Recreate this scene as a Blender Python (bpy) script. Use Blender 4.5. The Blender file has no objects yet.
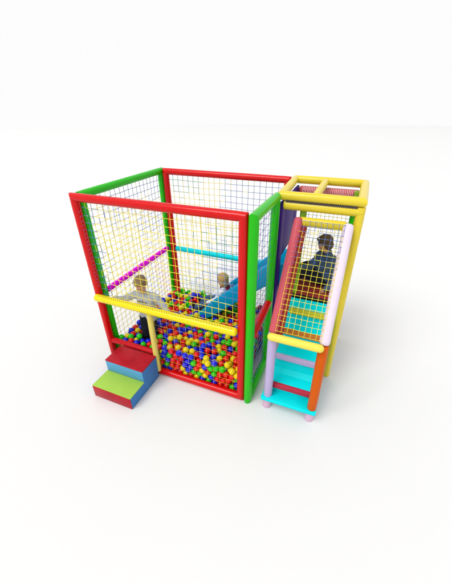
import bpy, bmesh, math, random
from mathutils import Vector, Matrix, noise
random.seed(7)
S = bpy.context.scene
C = S.collection

# ------------------------------------------------------------ camera
cam_d = bpy.data.cameras.new('camera'); cam = bpy.data.objects.new('camera', cam_d); C.objects.link(cam)
S.camera = cam
YAW, PITCH, ROLL = -0.396, 0.540, -0.009
cy, sy, cp, sp = math.cos(YAW), math.sin(YAW), math.cos(PITCH), math.sin(PITCH)
fw = Vector((sy*cp, cy*cp, -sp)); rt = Vector((cy, -sy, 0)); up = rt.cross(fw)
cr, sr = math.cos(ROLL), math.sin(ROLL)
rt, up = cr*rt + sr*up, -sr*rt + cr*up
M = Matrix((rt, up, -fw)).transposed().to_4x4(); M.translation = Vector((2.909, -2.546, 3.228))
cam.matrix_world = M
cam_d.sensor_fit = 'HORIZONTAL'; cam_d.sensor_width = 36
cam_d.lens = 308.26/452*36
cam_d.shift_x = -2.44/452; cam_d.shift_y = -0.55/452
cam_d.clip_start = 0.05; cam_d.clip_end = 1000

# ------------------------------------------------------------ light
W = bpy.data.worlds.new('World'); S.world = W; W.use_nodes = True
bg = W.node_tree.nodes['Background']; bg.inputs['Color'].default_value = (1, 1, 1, 1); bg.inputs['Strength'].default_value = 0.715
def area(name, loc, target, size, power):
    d = bpy.data.lights.new(name, 'AREA'); d.shape = 'RECTANGLE'; d.size = size[0]; d.size_y = size[1]; d.energy = power
    d.color = (1, 0.99, 0.97)
    o = bpy.data.objects.new(name, d); C.objects.link(o); o.location = loc
    o.rotation_euler = (Vector(target)-Vector(loc)).to_track_quat('-Z', 'Y').to_euler()
    return o
area('softbox_lamp', (-106, -206, 326), (1.3, .8, .8), (190, 190), 740000)
S.view_settings.view_transform = 'Standard'; S.view_settings.look = 'None'
S.view_settings.exposure = 0.45; S.view_settings.gamma = 1
S.cycles.max_bounces = 8; S.cycles.diffuse_bounces = 4

# ------------------------------------------------------------ materials
def nodes(name):
    m = bpy.data.materials.new(name); m.use_nodes = True
    return m, m.node_tree.nodes, m.node_tree.links, m.node_tree.nodes['Principled BSDF']
def mat(name, col, rough=.30, var=.07, bump=.28, scale=7, coat=0.0, fine=0.0, sss=0.0, spec=.1):
    """procedural: slow colour drift, mottled gloss and puckered surface"""
    m, N, L, B = nodes(name); col = tuple(c*.93 for c in col)
    tc = N.new('ShaderNodeTexCoord'); n = N.new('ShaderNodeTexNoise'); n.inputs['Scale'].default_value = scale
    n.inputs['Detail'].default_value = 4; L.new(tc.outputs['Object'], n.inputs['Vector'])
    mx = N.new('ShaderNodeMix'); mx.data_type = 'RGBA'; mx.blend_type = 'MIX'
    mx.inputs[6].default_value = (*[c*(1-var) for c in col], 1); mx.inputs[7].default_value = (*[min(1, c*(1+var)+var*.02) for c in col], 1)
    L.new(n.outputs['Fac'], mx.inputs[0]); L.new(mx.outputs[2], B.inputs['Base Color'])
    mr = N.new('ShaderNodeMapRange'); mr.inputs['To Min'].default_value = max(.03, rough-.1); mr.inputs['To Max'].default_value = rough+.1
    L.new(n.outputs['Fac'], mr.inputs['Value']); L.new(mr.outputs[0], B.inputs['Roughness'])
    n2 = N.new('ShaderNodeTexNoise'); n2.inputs['Scale'].default_value = 14 if not fine else fine; n2.inputs['Detail'].default_value = 2
    L.new(tc.outputs['Object'], n2.inputs['Vector'])
    b = N.new('ShaderNodeBump'); b.inputs['Strength'].default_value = bump; b.inputs['Distance'].default_value = .01
    L.new(n2.outputs['Fac'], b.inputs['Height']); L.new(b.outputs['Normal'], B.inputs['Normal'])
    B.inputs['Coat Weight'].default_value = coat; B.inputs['Coat Roughness'].default_value = .14; B.inputs['Specular IOR Level'].default_value = spec
    if sss: B.inputs['Subsurface Weight'].default_value = sss; B.inputs['Subsurface Radius'].default_value = (.02, .01, .005)
    return m
RED = mat('red_vinyl', (.62, .0, .001), coat=.35); DRED = mat('dark_red_vinyl', (.42, .012, .02))
SILLR = mat('sill_red_vinyl', (.50, .008, .015)); GREEN = mat('green_vinyl', (.012, .47, .0), coat=.35); LIME = mat('lime_vinyl', (.22, .42, .03))  # sill red: simply a darker red than the frame tubes
YEL = mat('yellow_vinyl', (.74, .58, .035), coat=.35); BYEL = mat('bright_yellow_vinyl', (.80, .66, .005), coat=.35); PYEL = mat('pale_yellow_vinyl', (.72, .60, .14))
LYEL = mat('light_yellow_vinyl', (.80, .68, .10)); MAG = mat('magenta_vinyl', (.80, .0, .76)); CYAN = mat('cyan_vinyl', (.0, .64, .72)); STEPC = mat('turquoise_vinyl', (.0, .72, .76), rough=.42)
PINK = mat('rose_vinyl', (.56, .09, .12)); LAV = mat('lavender_vinyl', (.50, .41, .66)); PLAV = mat('pale_lavender_vinyl', (.74, .63, .74))
ORA = mat('orange_vinyl', (.62, .10, .0)); DORA = mat('dull_orange_vinyl', (.52, .17, .03)); OLIVE = mat('olive_vinyl', (.50, .50, .035)); CRIM = mat('crimson_vinyl', (.46, .03, .06))
INDIGO = mat('indigo_vinyl', (.045, .006, .22), bump=.4, rough=.5, fine=9, var=.5, scale=3, spec=.08)
FOOT = mat('pink_foot', (.68, .45, .60))
SLIDE = mat('slide_plastic', (.0, .31, .55), rough=.3, bump=.05)
BLUEV = mat('blue_foam_cover', (.05, .20, .50), rough=.4, bump=.35, fine=6); LIMEV = mat('light_green_cover', (.34, .56, .08), rough=.4, bump=.3, fine=6)
REDV = mat('red_foam_cover', (.40, .008, .018), rough=.28, var=.4, bump=.5, scale=5, fine=5)
MATR = mat('mat_red', (.30, .035, .03), rough=.5); BLK = mat('black_trim', (.012, .012, .014), rough=.5)
TIE = mat('dark_cord', (.05, .05, .10), rough=.7); WTIE = mat('white_cord', (.75, .72, .72), rough=.7)
SKIN = mat('skin', (.62, .34, .23), rough=.5, bump=.03, sss=.1)
LIP = mat('lip', (.42, .13, .11), rough=.4, bump=.02); EYEW = mat('eye_white', (.8, .8, .78), rough=.2, bump=0); EYED = mat('iris', (.05, .06, .08), rough=.15, bump=0)
BLOND = mat('blond_hair', (.25, .175, .10), rough=.5, var=.4, bump=.8, scale=30, fine=60); LBLOND = mat('golden_hair', (.50, .33, .12), rough=.5, var=.4, bump=.8, scale=30, fine=60)
BROWN = mat('brown_hair', (.12, .075, .03), rough=.45, var=.5, bump=.8, scale=30, fine=60)
GREYSH = mat('grey_jersey', (.42, .45, .49), rough=.9, bump=.5, fine=22); WHITESH = mat('white_cotton', (.72, .76, .80), rough=.9, bump=.5, fine=22)
BLACKP = mat('black_cotton', (.012, .016, .022), rough=.9, bump=.5, fine=22); JEAN = mat('blue_jean', (.05, .11, .22), rough=.9, bump=.5, var=.3, scale=14, fine=30)
DJEAN = mat('dark_jean', (.015, .02, .035), rough=.9, bump=.5, fine=22); DENIM = mat('denim_jacket', (.065, .11, .19), rough=.9, var=.35, bump=.6, scale=12, fine=26)
MAROON = mat('maroon_knit', (.20, .02, .06), rough=.9, bump=.4); PRINT = mat('brown_print', (.10, .05, .03), rough=.8)
CORD = [mat('yellow_cord', (.88, .76, .06), rough=.6), mat('blue_cord', (.13, .22, .50), rough=.6), mat('green_cord', (.07, .30, .14), rough=.6), mat('red_cord', (.60, .10, .12), rough=.6)]
BALL = {'red': mat('red_ball', (.72, .004, .004), .2, bump=.02, scale=3, coat=.5), 'yellow': mat('yellow_ball', (.78, .62, .0), .2, bump=.02, scale=3, coat=.5),
        'blue': mat('blue_ball', (.003, .012, .66), .2, bump=.02, scale=3, coat=.5), 'green': mat('green_ball', (.015, .52, .0), .2, bump=.02, scale=3, coat=.5)}

# ------------------------------------------------------------ mesh collector
class MB:
    def __init__(s): s.v = []; s.f = []; s.m = []; s.sm = []
    def add(s, vs, fs, mi=0, smooth=True):
        o = len(s.v); s.v += [tuple(v) for v in vs]
        for f in fs: s.f.append([i+o for i in f]); s.m.append(mi); s.sm.append(smooth)
    def ringtube(s, pts, radii, n=20, mi=0, cap=True, bis=None, smooth=True):
        """tube through pts; ring planes may be tilted by bis (list of plane normals)"""
        pts = [Vector(p) for p in pts]; k = len(pts)
        d0 = (pts[1]-pts[0]).normalized()
        ref = Vector((0, 0, 1)) if abs(d0.z) < .9 else Vector((0, 1, 0))
        u = d0.cross(ref).normalized(); vs = []; 
        for i in range(k):
            d = ((pts[min(i+1, k-1)]-pts[max(i-1, 0)])).normalized()
            u = (u - d*u.dot(d)).normalized(); w = d.cross(u)
            for j in range(n):
                a = 2*math.pi*j/n; off = (u*math.cos(a)+w*math.sin(a))*radii[i]
                if bis and bis[i] is not None:
                    nb = bis[i]; t = -off.dot(nb)/d.dot(nb); off = off + d*t
                vs.append(pts[i]+off)
        fs = [[i*n+j, i*n+(j+1) % n, (i+1)*n+(j+1) % n, (i+1)*n+j] for i in range(k-1) for j in range(n)]
        if cap: fs += [list(range(n))[::-1], [(k-1)*n+j for j in range(n)]]
        s.add(vs, fs, mi, smooth)
    def pole(s, a, b, r, rnd=.5, n=24, mi=0):
        """padded tube with rounded ends"""
        a, b = Vector(a), Vector(b); L = (b-a).length; d = (b-a)/L; e = r*rnd
        ts, rs = [], []
        for i in range(6):
            q = math.pi/2*i/5; ts.append(e*(1-math.cos(q))); rs.append(max(r*(1-rnd)+r*rnd*math.sin(q), .001) if rnd < 1 else max(r*math.sin(q), .001))
        ts2 = ts + [L*.33, L*.67] + [L-t for t in ts[::-1]]; rs2 = rs+[r, r]+rs[::-1]
        s.ringtube([a+d*t for t in ts2], rs2, n, mi)
    def frame(s, pts, r, n=24, mi=0):
        """closed rectangular frame of padded tube with mitred corners"""
        pts = [Vector(p) for p in pts]; k = len(pts)
        for i in range(k):
            a, b = pts[i], pts[(i+1) % k]; z = pts[i-1]; c = pts[(i+2) % k]
            d = (b-a).normalized(); dp = (a-z).normalized(); dn = (c-b).normalized()
            nb0 = (d+dp).normalized(); nb1 = (d+dn).normalized()
            s.ringtube([a, a+d*(r*1.2), b-d*(r*1.2), b], [r*.96, r, r, r*.96], n, mi, cap=False, bis=[nb0, None, None, nb1])
    def box(s, lo, hi, bev=.01, mi=0, R=None, loc=None):
        bm = bmesh.new(); bmesh.ops.create_cube(bm, size=1)
        for v in bm.verts: v.co = Vector([lo[i]+(v.co[i]+.5)*(hi[i]-lo[i]) for i in range(3)])
        if bev: bmesh.ops.bevel(bm, geom=bm.edges[:], offset=bev, segments=3, profile=.5, affect='EDGES')
        if R is not None:
            for v in bm.verts: v.co = R @ v.co
        if loc is not None:
            for v in bm.verts: v.co += Vector(loc)
        bm.verts.index_update(); s.add([v.co.copy() for v in bm.verts], [[v.index for v in f.verts] for f in bm.faces], mi, True); bm.free()
    def ball(s, c, r, sub=2, mi=0, sc=(1, 1, 1)):
        if not isinstance(sub, tuple): vs, fs = ICO[sub]
        s.add([(c[0]+v[0]*r*sc[0], c[1]+v[1]*r*sc[1], c[2]+v[2]*r*sc[2]) for v in vs], fs, mi)
    def prism(s, prof, y0, y1, mi=0, bev=.01):
        """profile in xz extruded along y"""
        bm = bmesh.new(); a = [bm.verts.new((p[0], y0, p[1])) for p in prof]; b = [bm.verts.new((p[0], y1, p[1])) for p in prof]
        n = len(prof); bm.faces.new(a); bm.faces.new(b[::-1])
        for i in range(n): bm.faces.new([a[i], b[i], b[(i+1) % n], a[(i+1) % n]])
        bmesh.ops.recalc_face_normals(bm, faces=bm.faces[:])
        if bev: bmesh.ops.bevel(bm, geom=[e for e in bm.edges if e.calc_face_angle(0) > .3], offset=bev, segments=3, profile=.5, affect='EDGES')
        bm.verts.index_update(); s.add([v.co.copy() for v in bm.verts], [[v.index for v in f.verts] for f in bm.faces], mi, True); bm.free()
    def build(s, name, mats, parent=None, auto=True):
        root = parent
        while root is not None and root.parent is not None: root = root.parent
        o0 = root.location if root is not None else Vector((0, 0, 0))
        me = bpy.data.meshes.new(name); me.from_pydata([Vector(v)-o0 for v in s.v], [], s.f)
        for m in (mats if isinstance(mats, (list, tuple)) else [mats]): me.materials.append(m)
        me.polygons.foreach_set('material_index', s.m); me.polygons.foreach_set('use_smooth', s.sm); me.update()
        if auto: me.set_sharp_from_angle(angle=math.radians(50))
        o = bpy.data.objects.new(name, me); C.objects.link(o); o.parent = parent
        return o
ICO = {}
for k in (1, 2, 3):
    bm = bmesh.new(); bmesh.ops.create_icosphere(bm, subdivisions=k, radius=1); bm.verts.index_update()
    ICO[k] = ([tuple(v.co) for v in bm.verts], [[v.index for v in f.verts] for f in bm.faces]); bm.free()
def tag(o, label, cat, group=None):
    o['label'] = label; o['category'] = cat
    if group: o['group'] = group
    return o
def empty(name, loc, label, cat, group=None):
    o = bpy.data.objects.new(name, None); C.objects.link(o); o.location = loc; o.empty_display_size = .1
    return tag(o, label, cat, group)
def quick(fn, *a, name, m, parent, **k):
    b = MB(); getattr(b, fn)(*a, **k); return b.build(name, m, parent)

def net(name, parent, O, U, V, Lu, Lv, sp=.086, r=.0033, pal=None, seed=0, clip=None, sag=.008):
    """knotted cord net: O corner, U and V unit directions; one cord colour per stretch"""
    O, U, V = Vector(O), Vector(U), Vector(V); Nn = U.cross(V)
    nu, nv = round(Lu/sp), round(Lv/sp); su, sv = Lu/nu, Lv/nv
    P = {}
    for i in range(nu+1):
        for j in range(nv+1):
            e = 0 if i in (0, nu) or j in (0, nv) else 1
            q = O+U*(i*su)+V*(j*sv)
            h = noise.noise_vector(q*1.7+Vector((seed*3.1, 0, 0)))
            h2 = noise.noise_vector(q*9+Vector((0, seed*2.3, 0)))
            q = q+(U*(h.x*1.2+h2.x*.5)+V*(h.y*1.2+h2.y*.5)+Nn*(h.z*1.5+h2.z*.4))*sag*e
            P[i, j] = q
    b = MB()
    def col(q):
        if pal: return pal(q+Vector((random.gauss(0, .07), random.gauss(0, .07), random.gauss(0, .07))))
        return 0
    for (i, j), q in P.items():
        if clip and not clip(q): continue
        for di, dj in ((1, 0), (0, 1)):
            t = (i+di, j+dj)
            if t in P and (not clip or clip(P[t])):
                a, c = q, P[t]; d = (c-a).normalized(); w = (V if di else U); w = (w-d*w.dot(d)).normalized()*r; z = d.cross(w)
                k = [w, (w*-.5+z*.87), (w*-.5-z*.87)]
                b.add([a+x for x in k]+[c+x for x in k], [[0, 1, 4, 3], [1, 2, 5, 4], [2, 0, 3, 5]], col((a+c)/2))
        kr = r*2.5
        b.add([q+U*kr, q-U*kr, q+V*kr, q-V*kr, q+Nn*kr, q-Nn*kr], [[0, 2, 4], [2, 1, 4], [1, 3, 4], [3, 0, 4], [2, 0, 5], [1, 2, 5], [3, 1, 5], [0, 3, 5]], col(q))
    o = b.build(name, CORD, parent, auto=False)
    return o
def lace(b, a, c, r, sp, face, span=50, th=.0028, mi=0, start=.05, zig=.35):
    """one continuous lace zigzagging along the side of a tube that looks towards face"""
    a, c = Vector(a), Vector(c); L = (c-a).length; d = (c-a)/L
    u = Vector(face); u = (u-d*u.dot(d)).normalized(); w = d.cross(u); t = start; pts = []; s_ = 1
    while t < L-start:
        k = 7; t1 = t+sp*random.uniform(.85, 1.15)
        pts.append(a+d*t+(u*math.cos(math.radians(span))-w*math.sin(math.radians(span)))*(r-th*4))
        for i in range(k):
            f = i/(k-1); an = math.radians(span)*(2*f-1)
            pts.append(a+d*(t+(t1-t)*f*zig)+(u*math.cos(an)+w*math.sin(an))*(r+th*.3))
        pts.append(a+d*(t+(t1-t)*zig)+(u*math.cos(an)+w*math.sin(an))*(r-th*4))
        t = t1; s_ = -s_
    b.ringtube(pts, [th]*len(pts), 5, mi, cap=False)
def nz(q, s, o): return noise.noise(Vector(q)*s+Vector((o, o*.7, 1.3*o)))

# ------------------------------------------------------------ setting
m, N_, L_, B_ = nodes('white_floor')
tc = N_.new('ShaderNodeTexCoord'); n1 = N_.new('ShaderNodeTexNoise'); n1.inputs['Scale'].default_value = .6; n1.inputs['Detail'].default_value = 5
L_.new(tc.outputs['Object'], n1.inputs['Vector']); rp = N_.new('ShaderNodeValToRGB')
rp.color_ramp.elements[0].color = (.695, .696, .699, 1); rp.color_ramp.elements[1].color = (.705, .705, .706, 1)
L_.new(n1.outputs['Fac'], rp.inputs[0]); N_.remove(B_); D_ = N_.new('ShaderNodeBsdfDiffuse'); L_.new(rp.outputs[0], D_.inputs['Color']); L_.new(D_.outputs[0], N_['Material Output'].inputs['Surface'])
b = MB(); b.add([(1+70*math.cos(2*math.pi*i/180), 70*math.sin(2*math.pi*i/180), 0) for i in range(180)], [list(range(180))], 0, False)
fl = b.build('floor', m); fl['kind'] = 'structure'

# ------------------------------------------------------------ ball pit cage
PW, PD, PH, G, R_ = 2.0, 1.72, 2.384, .096, .047
HM = 1.11; Z0 = .05
pit = empty('ball_pit', (PW/2, PD/2, 0), 'square netted ball pit cage of red and green padded tubes', 'ball pit')
ff = quick('frame', [(0, 0, Z0), (PW, 0, Z0), (PW, 0, PH), (0, 0, PH)], R_, name='front_frame', m=RED, parent=pit)
lf = quick('frame', [(0, G, Z0), (0, PD, Z0), (0, PD, PH), (0, G, PH)], R_, name='side_frame', m=GREEN, parent=pit)
bf = quick('frame', [(G, PD, Z0), (PW, PD, Z0), (PW, PD, PH), (G, PD, PH)], R_, name='back_frame', m=RED, parent=pit)
rf = quick('frame', [(PW+G, 0, Z0), (PW+G, .752, Z0), (PW+G, .752, PH), (PW+G, 0, PH)], R_+.003, name='side_frame', m=GREEN, parent=pit)
ff['label'] = 'red padded front frame'; lf['label'] = 'green left side frame'; bf['label'] = 'red frame at the back'; rf['label'] = 'short green right side frame beside the ramp'
o = quick('pole', (-.01, -.06, HM), (PW-.035, -.06, HM), .05, name='cross_bar', m=BYEL, parent=ff, rnd=.6); o['label'] = 'bright yellow front cross bar'
b = MB(); lace(b, (0, -.06, HM), (PW-.05, -.06, HM), .05, .033, (0, -.35, 1), 13, th=.0019, zig=.7); b.build('lacing', TIE, o)
o = quick('pole', (.79, -.03, Z0+.02), (.79, -.03, HM-.03), .037, name='entrance_post', m=PYEL, parent=ff)
o = quick('pole', (.03, -.0, .365), (.775, -.0, .365), .04, name='sill_bar', m=SILLR, parent=ff); o['label'] = 'low red entrance sill bar'
o = quick('pole', (0, G+.05, HM), (0, PD-.05, HM+.01), .04, name='cross_bar', m=MAG, parent=lf); o['label'] = 'magenta cross bar'
o = quick('pole', (G+.05, PD, HM+.01), (PW-.04, PD, HM), .042, name='cross_bar', m=CYAN, parent=bf); o['label'] = 'cyan cross bar'
o = quick('pole', (PW+G, .055, 1.0), (PW+G, .74, 1.06), .048, name='cross_bar', m=RED, parent=rf); o['label'] = 'red cross bar'
def pal_front(q):
    v = nz(q, 1.3, 3)
    if q.x < .35+v*.5: return 1
    if q.x > 1.35+v*.8 and q.z > 1.1 and q.z < 2.2: return (0 if nz(q, 2.2, 9) > .12 else (2 if q.z > 1.8 else 1))
    return 0
def pal_left(q):
    v = nz(q, 1.4, 11)
    if q.z < 1.15: return 3 if (q.y > .95+v and v > -.2) else (1 if v > .12 and q.y > .5 else 0)
    return 1 if abs(v) > .17 else 0
def pal_back(q):
    v = nz(q, 1.2, 21)
    if q.z > 2.1 and q.x < .7: return 2
    if q.x > 1.1+v*.6: return 1 if nz(q, 1.8, 5) < .12 else 0
    return 2 if v > .33 else 0
YF = .02
net('net', ff, (.03, YF, HM+.02), (1, 0, 0), (0, 0, 1), PW-.06, PH-HM-.05, pal=pal_front, seed=1)
net('net', ff, (.81, YF, Z0+.03), (1, 0, 0), (0, 0, 1), PW-.84, HM-Z0-.05, r=.0011, pal=lambda q: 0 if nz(q, 1.5, 2) > -.4 else 1, seed=2)
net('net', lf, (0, G+.03, Z0+.03), (0, 1, 0), (0, 0, 1), PD-G-.06, PH-Z0-.06, pal=pal_left, seed=3)
net('net', bf, (G+.03, PD, Z0+.03), (1, 0, 0), (0, 0, 1), PW-G-.06, PH-Z0-.06, pal=pal_back, seed=4)
net('net', rf, (PW+G, .03, Z0+.03), (0, 1, 0), (0, 0, 1), .69, PH-Z0-.06, sp=.098, r=.0024, pal=lambda q: 1 if nz(q, 1.5, 7) > -.3 else 3, seed=5)
b = MB(); lace(b, (0, 0, HM+.1), (0, 0, PH-.1), R_, .05, (1, -.25, 0), 16, th=.002, zig=.3); b.build('lacing', CORD[1], ff)
b = MB(); lace(b, (PW+G, .752, .2), (PW+G, .752, PH-.1), R_+.003, .05, (-.5, -1, 0), 14, th=.0018, zig=.5); b.build('lacing', OLIVE, rf)

# ------------------------------------------------------------ play tower
TX0, TX1, TY0, TY1, TH = 2.165, 2.96, .835, 1.72, 2.385
tw = empty('play_tower', ((TX0+TX1)/2, (TY0+TY1)/2, 0), 'tall yellow framed tower with open roof and red platform', 'play tower')
rr = quick('frame', [(TX0-.03, TY0, TH+.01), (TX1, TY0, TH+.01), (TX1, TY1+.03, TH+.01), (TX0-.07, TY1+.03, TH+.01)], .05, name='roof_frame', m=YEL, parent=tw)
quick('pole', (2.49, TY0+.03, TH+.01), (2.49, TY1-.0, TH+.01), .045, name='roof_bar', m=YEL, parent=rr)
for x, y in ((TX1, TY0), (TX1, TY1)):
    quick('pole', (x, y, 0), (x, y, TH-.04), .047, name='post', m=YEL, parent=tw, rnd=.2)
hb = quick('pole', (TX0, TY0, TH-.088), (TX1+.03, TY0, TH-.088), .05, name='header_bar', m=YEL, parent=tw)
b = MB(); 
x = TX0+.03
while x < TX1-.03:
    b.pole((x, TY0-.036, TH-.062), (x+.004, TY0-.036, TH-.020), .0035, n=6); x += .018
b.pole((TX0+.03, TY0-.036, TH-.041), (TX1-.03, TY0-.036, TH-.041), .004, n=6); b.build('lacing', TIE, hb)
quick('pole', (TX1, TY0+.04, TH-.105), (TX1, TY1-.04, TH-.105), .045, name='side_bar', m=YEL, parent=tw)
o = quick('pole', (TX0+.0, TY1, TH-.12), (TX1-.04, TY1, TH-.12), .058, name='back_bar', m=PINK, parent=tw)
b = MB(); lace(b, (TX0+.0, TY1, TH-.12), (TX1-.05, TY1, TH-.12), .059, .022, (0, -.6, 1), 75, th=.003, zig=.1); b.build('lacing', WTIE, o)
for x in (2.385, 2.905):
    quick('pole', (x, TY0+.035, 1.12), (x, TY0+.035, TH-.12), .036, name='entry_post', m=LIME if x < 2.5 else GREEN, parent=tw)
quick('pole', (TX1-.07, TY1-.09, 1.2), (TX1-.07, TY1-.09, 2.33), .035, name='corner_post', m=LIME, parent=tw)
b = MB()
b.box((2.125, TY0-.02, .0), (2.16, .965, 2.325), .012); b.box((2.125, 1.535, .0), (2.16, TY1+.03, 2.325), .012)
b.box((2.127, .955, 1.62), (2.158, 1.545, 2.323), .012); b.box((2.127, .955, .002), (2.158, 1.545, 1.12), .012)
b.build('side_wall', INDIGO, tw)
pf = quick('box', (2.19, TY0+.0, 1.15), (2.90, TY1-.06, 1.212), .015, name='platform', m=MATR, parent=tw)
quick('box', (2.33, TY0-.022, 1.15), (2.93, TY0-.003, 1.205), .006, name='edge_trim', m=BLK, parent=pf)
net('back_net', tw, (TX0+.06, TY1-.015, 1.2), (1, 0, 0), (0, 0, 1), TX1-TX0-.1, 1.02, sp=.055, pal=lambda q: 1 if nz(q, 2, 31) > -.05 else 0, seed=8)
net('side_net', tw, (TX1, TY0+.05, 1.2), (0, 1, 0), (0, 0, 1), TY1-TY0-.1, 1.02, sp=.06, pal=lambda q: 0, seed=9)

# ------------------------------------------------------------ climbing ramp with steps
st = empty('climbing_steps', (2.61, .35, 0), 'steep turquoise padded steps with coloured edges and net cover, before the tower', 'steps')
XL, XR = 2.35, 2.875
for x in (XL, XR): quick('pole', (x-.012, .03, 0), (x-.012, .03, .165), .053, name='foot', m=FOOT, parent=st, rnd=.25)
quick('box', (XL-.075, -.055, .165), (XR+.055, .135, .212), .012, name='tread', m=STEPC, parent=st)
a = Vector((0, .09, .17)); c = Vector((0, .815, 1.165))
dv = (c-a).normalized(); nn = Vector((0, -dv.z, dv.y))
NO = [(.10, .352), (.30, .638), (.49, .888), (.66, 1.094)]
pr = [(.12, .17)]; zp = .205
for k, (y, z) in enumerate(NO):
    pr += [(y+.02, zp), (y+.02, z)]; zp = z
pr = [(.12, .17)] + pr[1:] + [(.79, 1.094), (.79, 1.16), (.811, 1.16), (.811, 1.0)]
bm = bmesh.new(); A_ = [bm.verts.new((2.335, q[0], q[1])) for q in pr]; B_2 = [bm.verts.new((2.895, q[0], q[1])) for q in pr]
bm.faces.new(A_); bm.faces.new(B_2[::-1])
for k in range(len(pr)): bm.faces.new([A_[k], B_2[k], B_2[(k+1) % len(pr)], A_[(k+1) % len(pr)]])
bmesh.ops.recalc_face_normals(bm, faces=bm.faces[:]); bmesh.ops.bevel(bm, geom=[e for e in bm.edges if e.calc_face_angle(0) > .5], offset=.008, segments=3, profile=.5, affect='EDGES')
bm.verts.index_update(); b = MB(); b.add([v.co.copy() for v in bm.verts], [[v.index for v in f.verts] for f in bm.faces], 0); bm.free()
b.build('stair_body', STEPC, st)
for (y, z), mm, x0, x1, lb in zip(NO, (CRIM, LAV, DORA, OLIVE), (2.325, 2.345, 2.36, 2.385), (2.86, 2.85, 2.85, 2.85), ('crimson', 'lavender', 'orange', 'olive')):
    o = quick('box', (x0, y-.026, z-.068), (x1, y+.024, z+.006), .014, name='step_edge', m=mm, parent=st); o['label'] = lb+' padded step edge'
o = quick('pole', (XL-.005, .02, .2), (XL-.005, .02, 1.16), .05, name='lower_post', m=LAV, parent=st, rnd=.3); o['label'] = 'lavender lower post'
o = quick('pole', (XR, .02, .2), (XR, .02, 1.16), .053, name='lower_post', m=ORA, parent=st, rnd=.3); o['label'] = 'orange lower post'
ra, rb = (XL+.0, .0, 1.17), (XL+.015, .74, 2.20)
o = quick('pole', ra, rb, .05, name='hand_rail', m=PINK, parent=st, rnd=.7); o['label'] = 'rose coloured sloping rail'
o = quick('pole', (XL+.062, .03, 1.135), (XL+.077, .76, 2.15), .036, name='inner_rail', m=MATR, parent=o, rnd=.6); o['label'] = 'dark red inner rail'
ra2, rb2 = (XR+.0, .0, 1.17), (XR, .74, 2.19)
o = quick('pole', ra2, rb2, .054, name='hand_rail', m=PLAV, parent=st, rnd=.7); o['label'] = 'pale lavender sloping rail'
quick('pole', (XL+.02, .745, 2.16), (XR-.02, .745, 2.16), .05, name='top_bar', m=YEL, parent=st)
o = quick('pole', (XL-.045, -.055, 1.165), (XR+.01, -.055, 1.165), .043, name='lower_bar', m=LYEL, parent=st, rnd=1)
o['label'] = 'pale yellow bar with pointed ends'
sl = (Vector(rb2)-Vector(ra2)); 
nv_ = Vector((0, -sl.z, sl.y)).normalized()
net('net', st, Vector((XL+.028, .02, 1.2))+nv_*.046, (1, 0, 0), sl.normalized(), XR-XL-.058, sl.length-.07, sp=.057, r=.0027, pal=lambda q: 1 if q.z > 1.93+nz(q, 2, 3)*.15 and nz(q, 5, 1) > -.3 else 0, seed=6)

# ------------------------------------------------------------ slide
sd = empty('slide', (1.6, 1.25, 0), 'blue plastic slide running down from the tower into the balls', 'slide')
prof = [(2.30, 1.222), (2.10, 1.215), (2.02, 1.19), (1.94, 1.14), (1.16, .46), (1.06, .385), (.96, .355), (.88, .35)]
th = [(x+.0, z-.03) for x, z in prof]
quick('prism', prof+th[::-1], 1.03, 1.47, name='bed', m=SLIDE, parent=sd, bev=.004)
wt = [(2.30, 1.50), (2.12, 1.50), (2.0, 1.47), (1.9, 1.39), (1.16, .70), (1.05, .57), (.96, .47), (.88, .40)]
wb = [(x, z-.035) for x, z in prof]
for y in (.97, 1.47):
    quick('prism', wt+wb[::-1], y, y+.06, name='side_wall', m=SLIDE, parent=sd, bev=.02)

# ------------------------------------------------------------ foam step block
sb = empty('foam_steps', (.55, -.36, 0), 'two step foam block in blue, red and green before the entrance', 'foam steps')
x0, x1 = .225, .812
b = MB()
pr = [(-.66, 0), (-.66, .182), (-.372, .182), (-.372, .362), (-.066, .362), (-.066, 0)]
bm = bmesh.new(); A = [bm.verts.new((x0, p[0], p[1])) for p in pr]; B2 = [bm.verts.new((x1, p[0], p[1])) for p in pr]
bm.faces.new(A); bm.faces.new(B2[::-1])
for i in range(6): bm.faces.new([A[i], B2[i], B2[(i+1) % 6], A[(i+1) % 6]])
bmesh.ops.recalc_face_normals(bm, faces=bm.faces[:]); bmesh.ops.bevel(bm, geom=bm.edges[:], offset=.006, segments=3, profile=.5, affect='EDGES')
bm.verts.index_update(); b.add([v.co.copy() for v in bm.verts], [[v.index for v in f.verts] for f in bm.faces], 0); bm.free()
b.build('body', BLUEV, sb)
o = quick('box', (x0-.003, -.377, .357), (x1+.002, -.063, .373), .005, name='upper_tread', m=REDV, parent=sb)
o = quick('box', (x0-.003, -.664, .177), (x1+.002, -.375, .192), .005, name='lower_tread', m=LIMEV, parent=sb)
o = quick('box', (x0+.0, -.669, .004), (x1-.0, -.657, .179), .005, name='front_cover', m=REDV, parent=sb)
quick('box', (x0+.004, -.378, .193), (x1-.004, -.370, .357), .003, name='riser_cover', m=mat('light_blue_cover', (.10, .34, .58), .35, bump=.3, fine=6), parent=sb)

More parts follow.
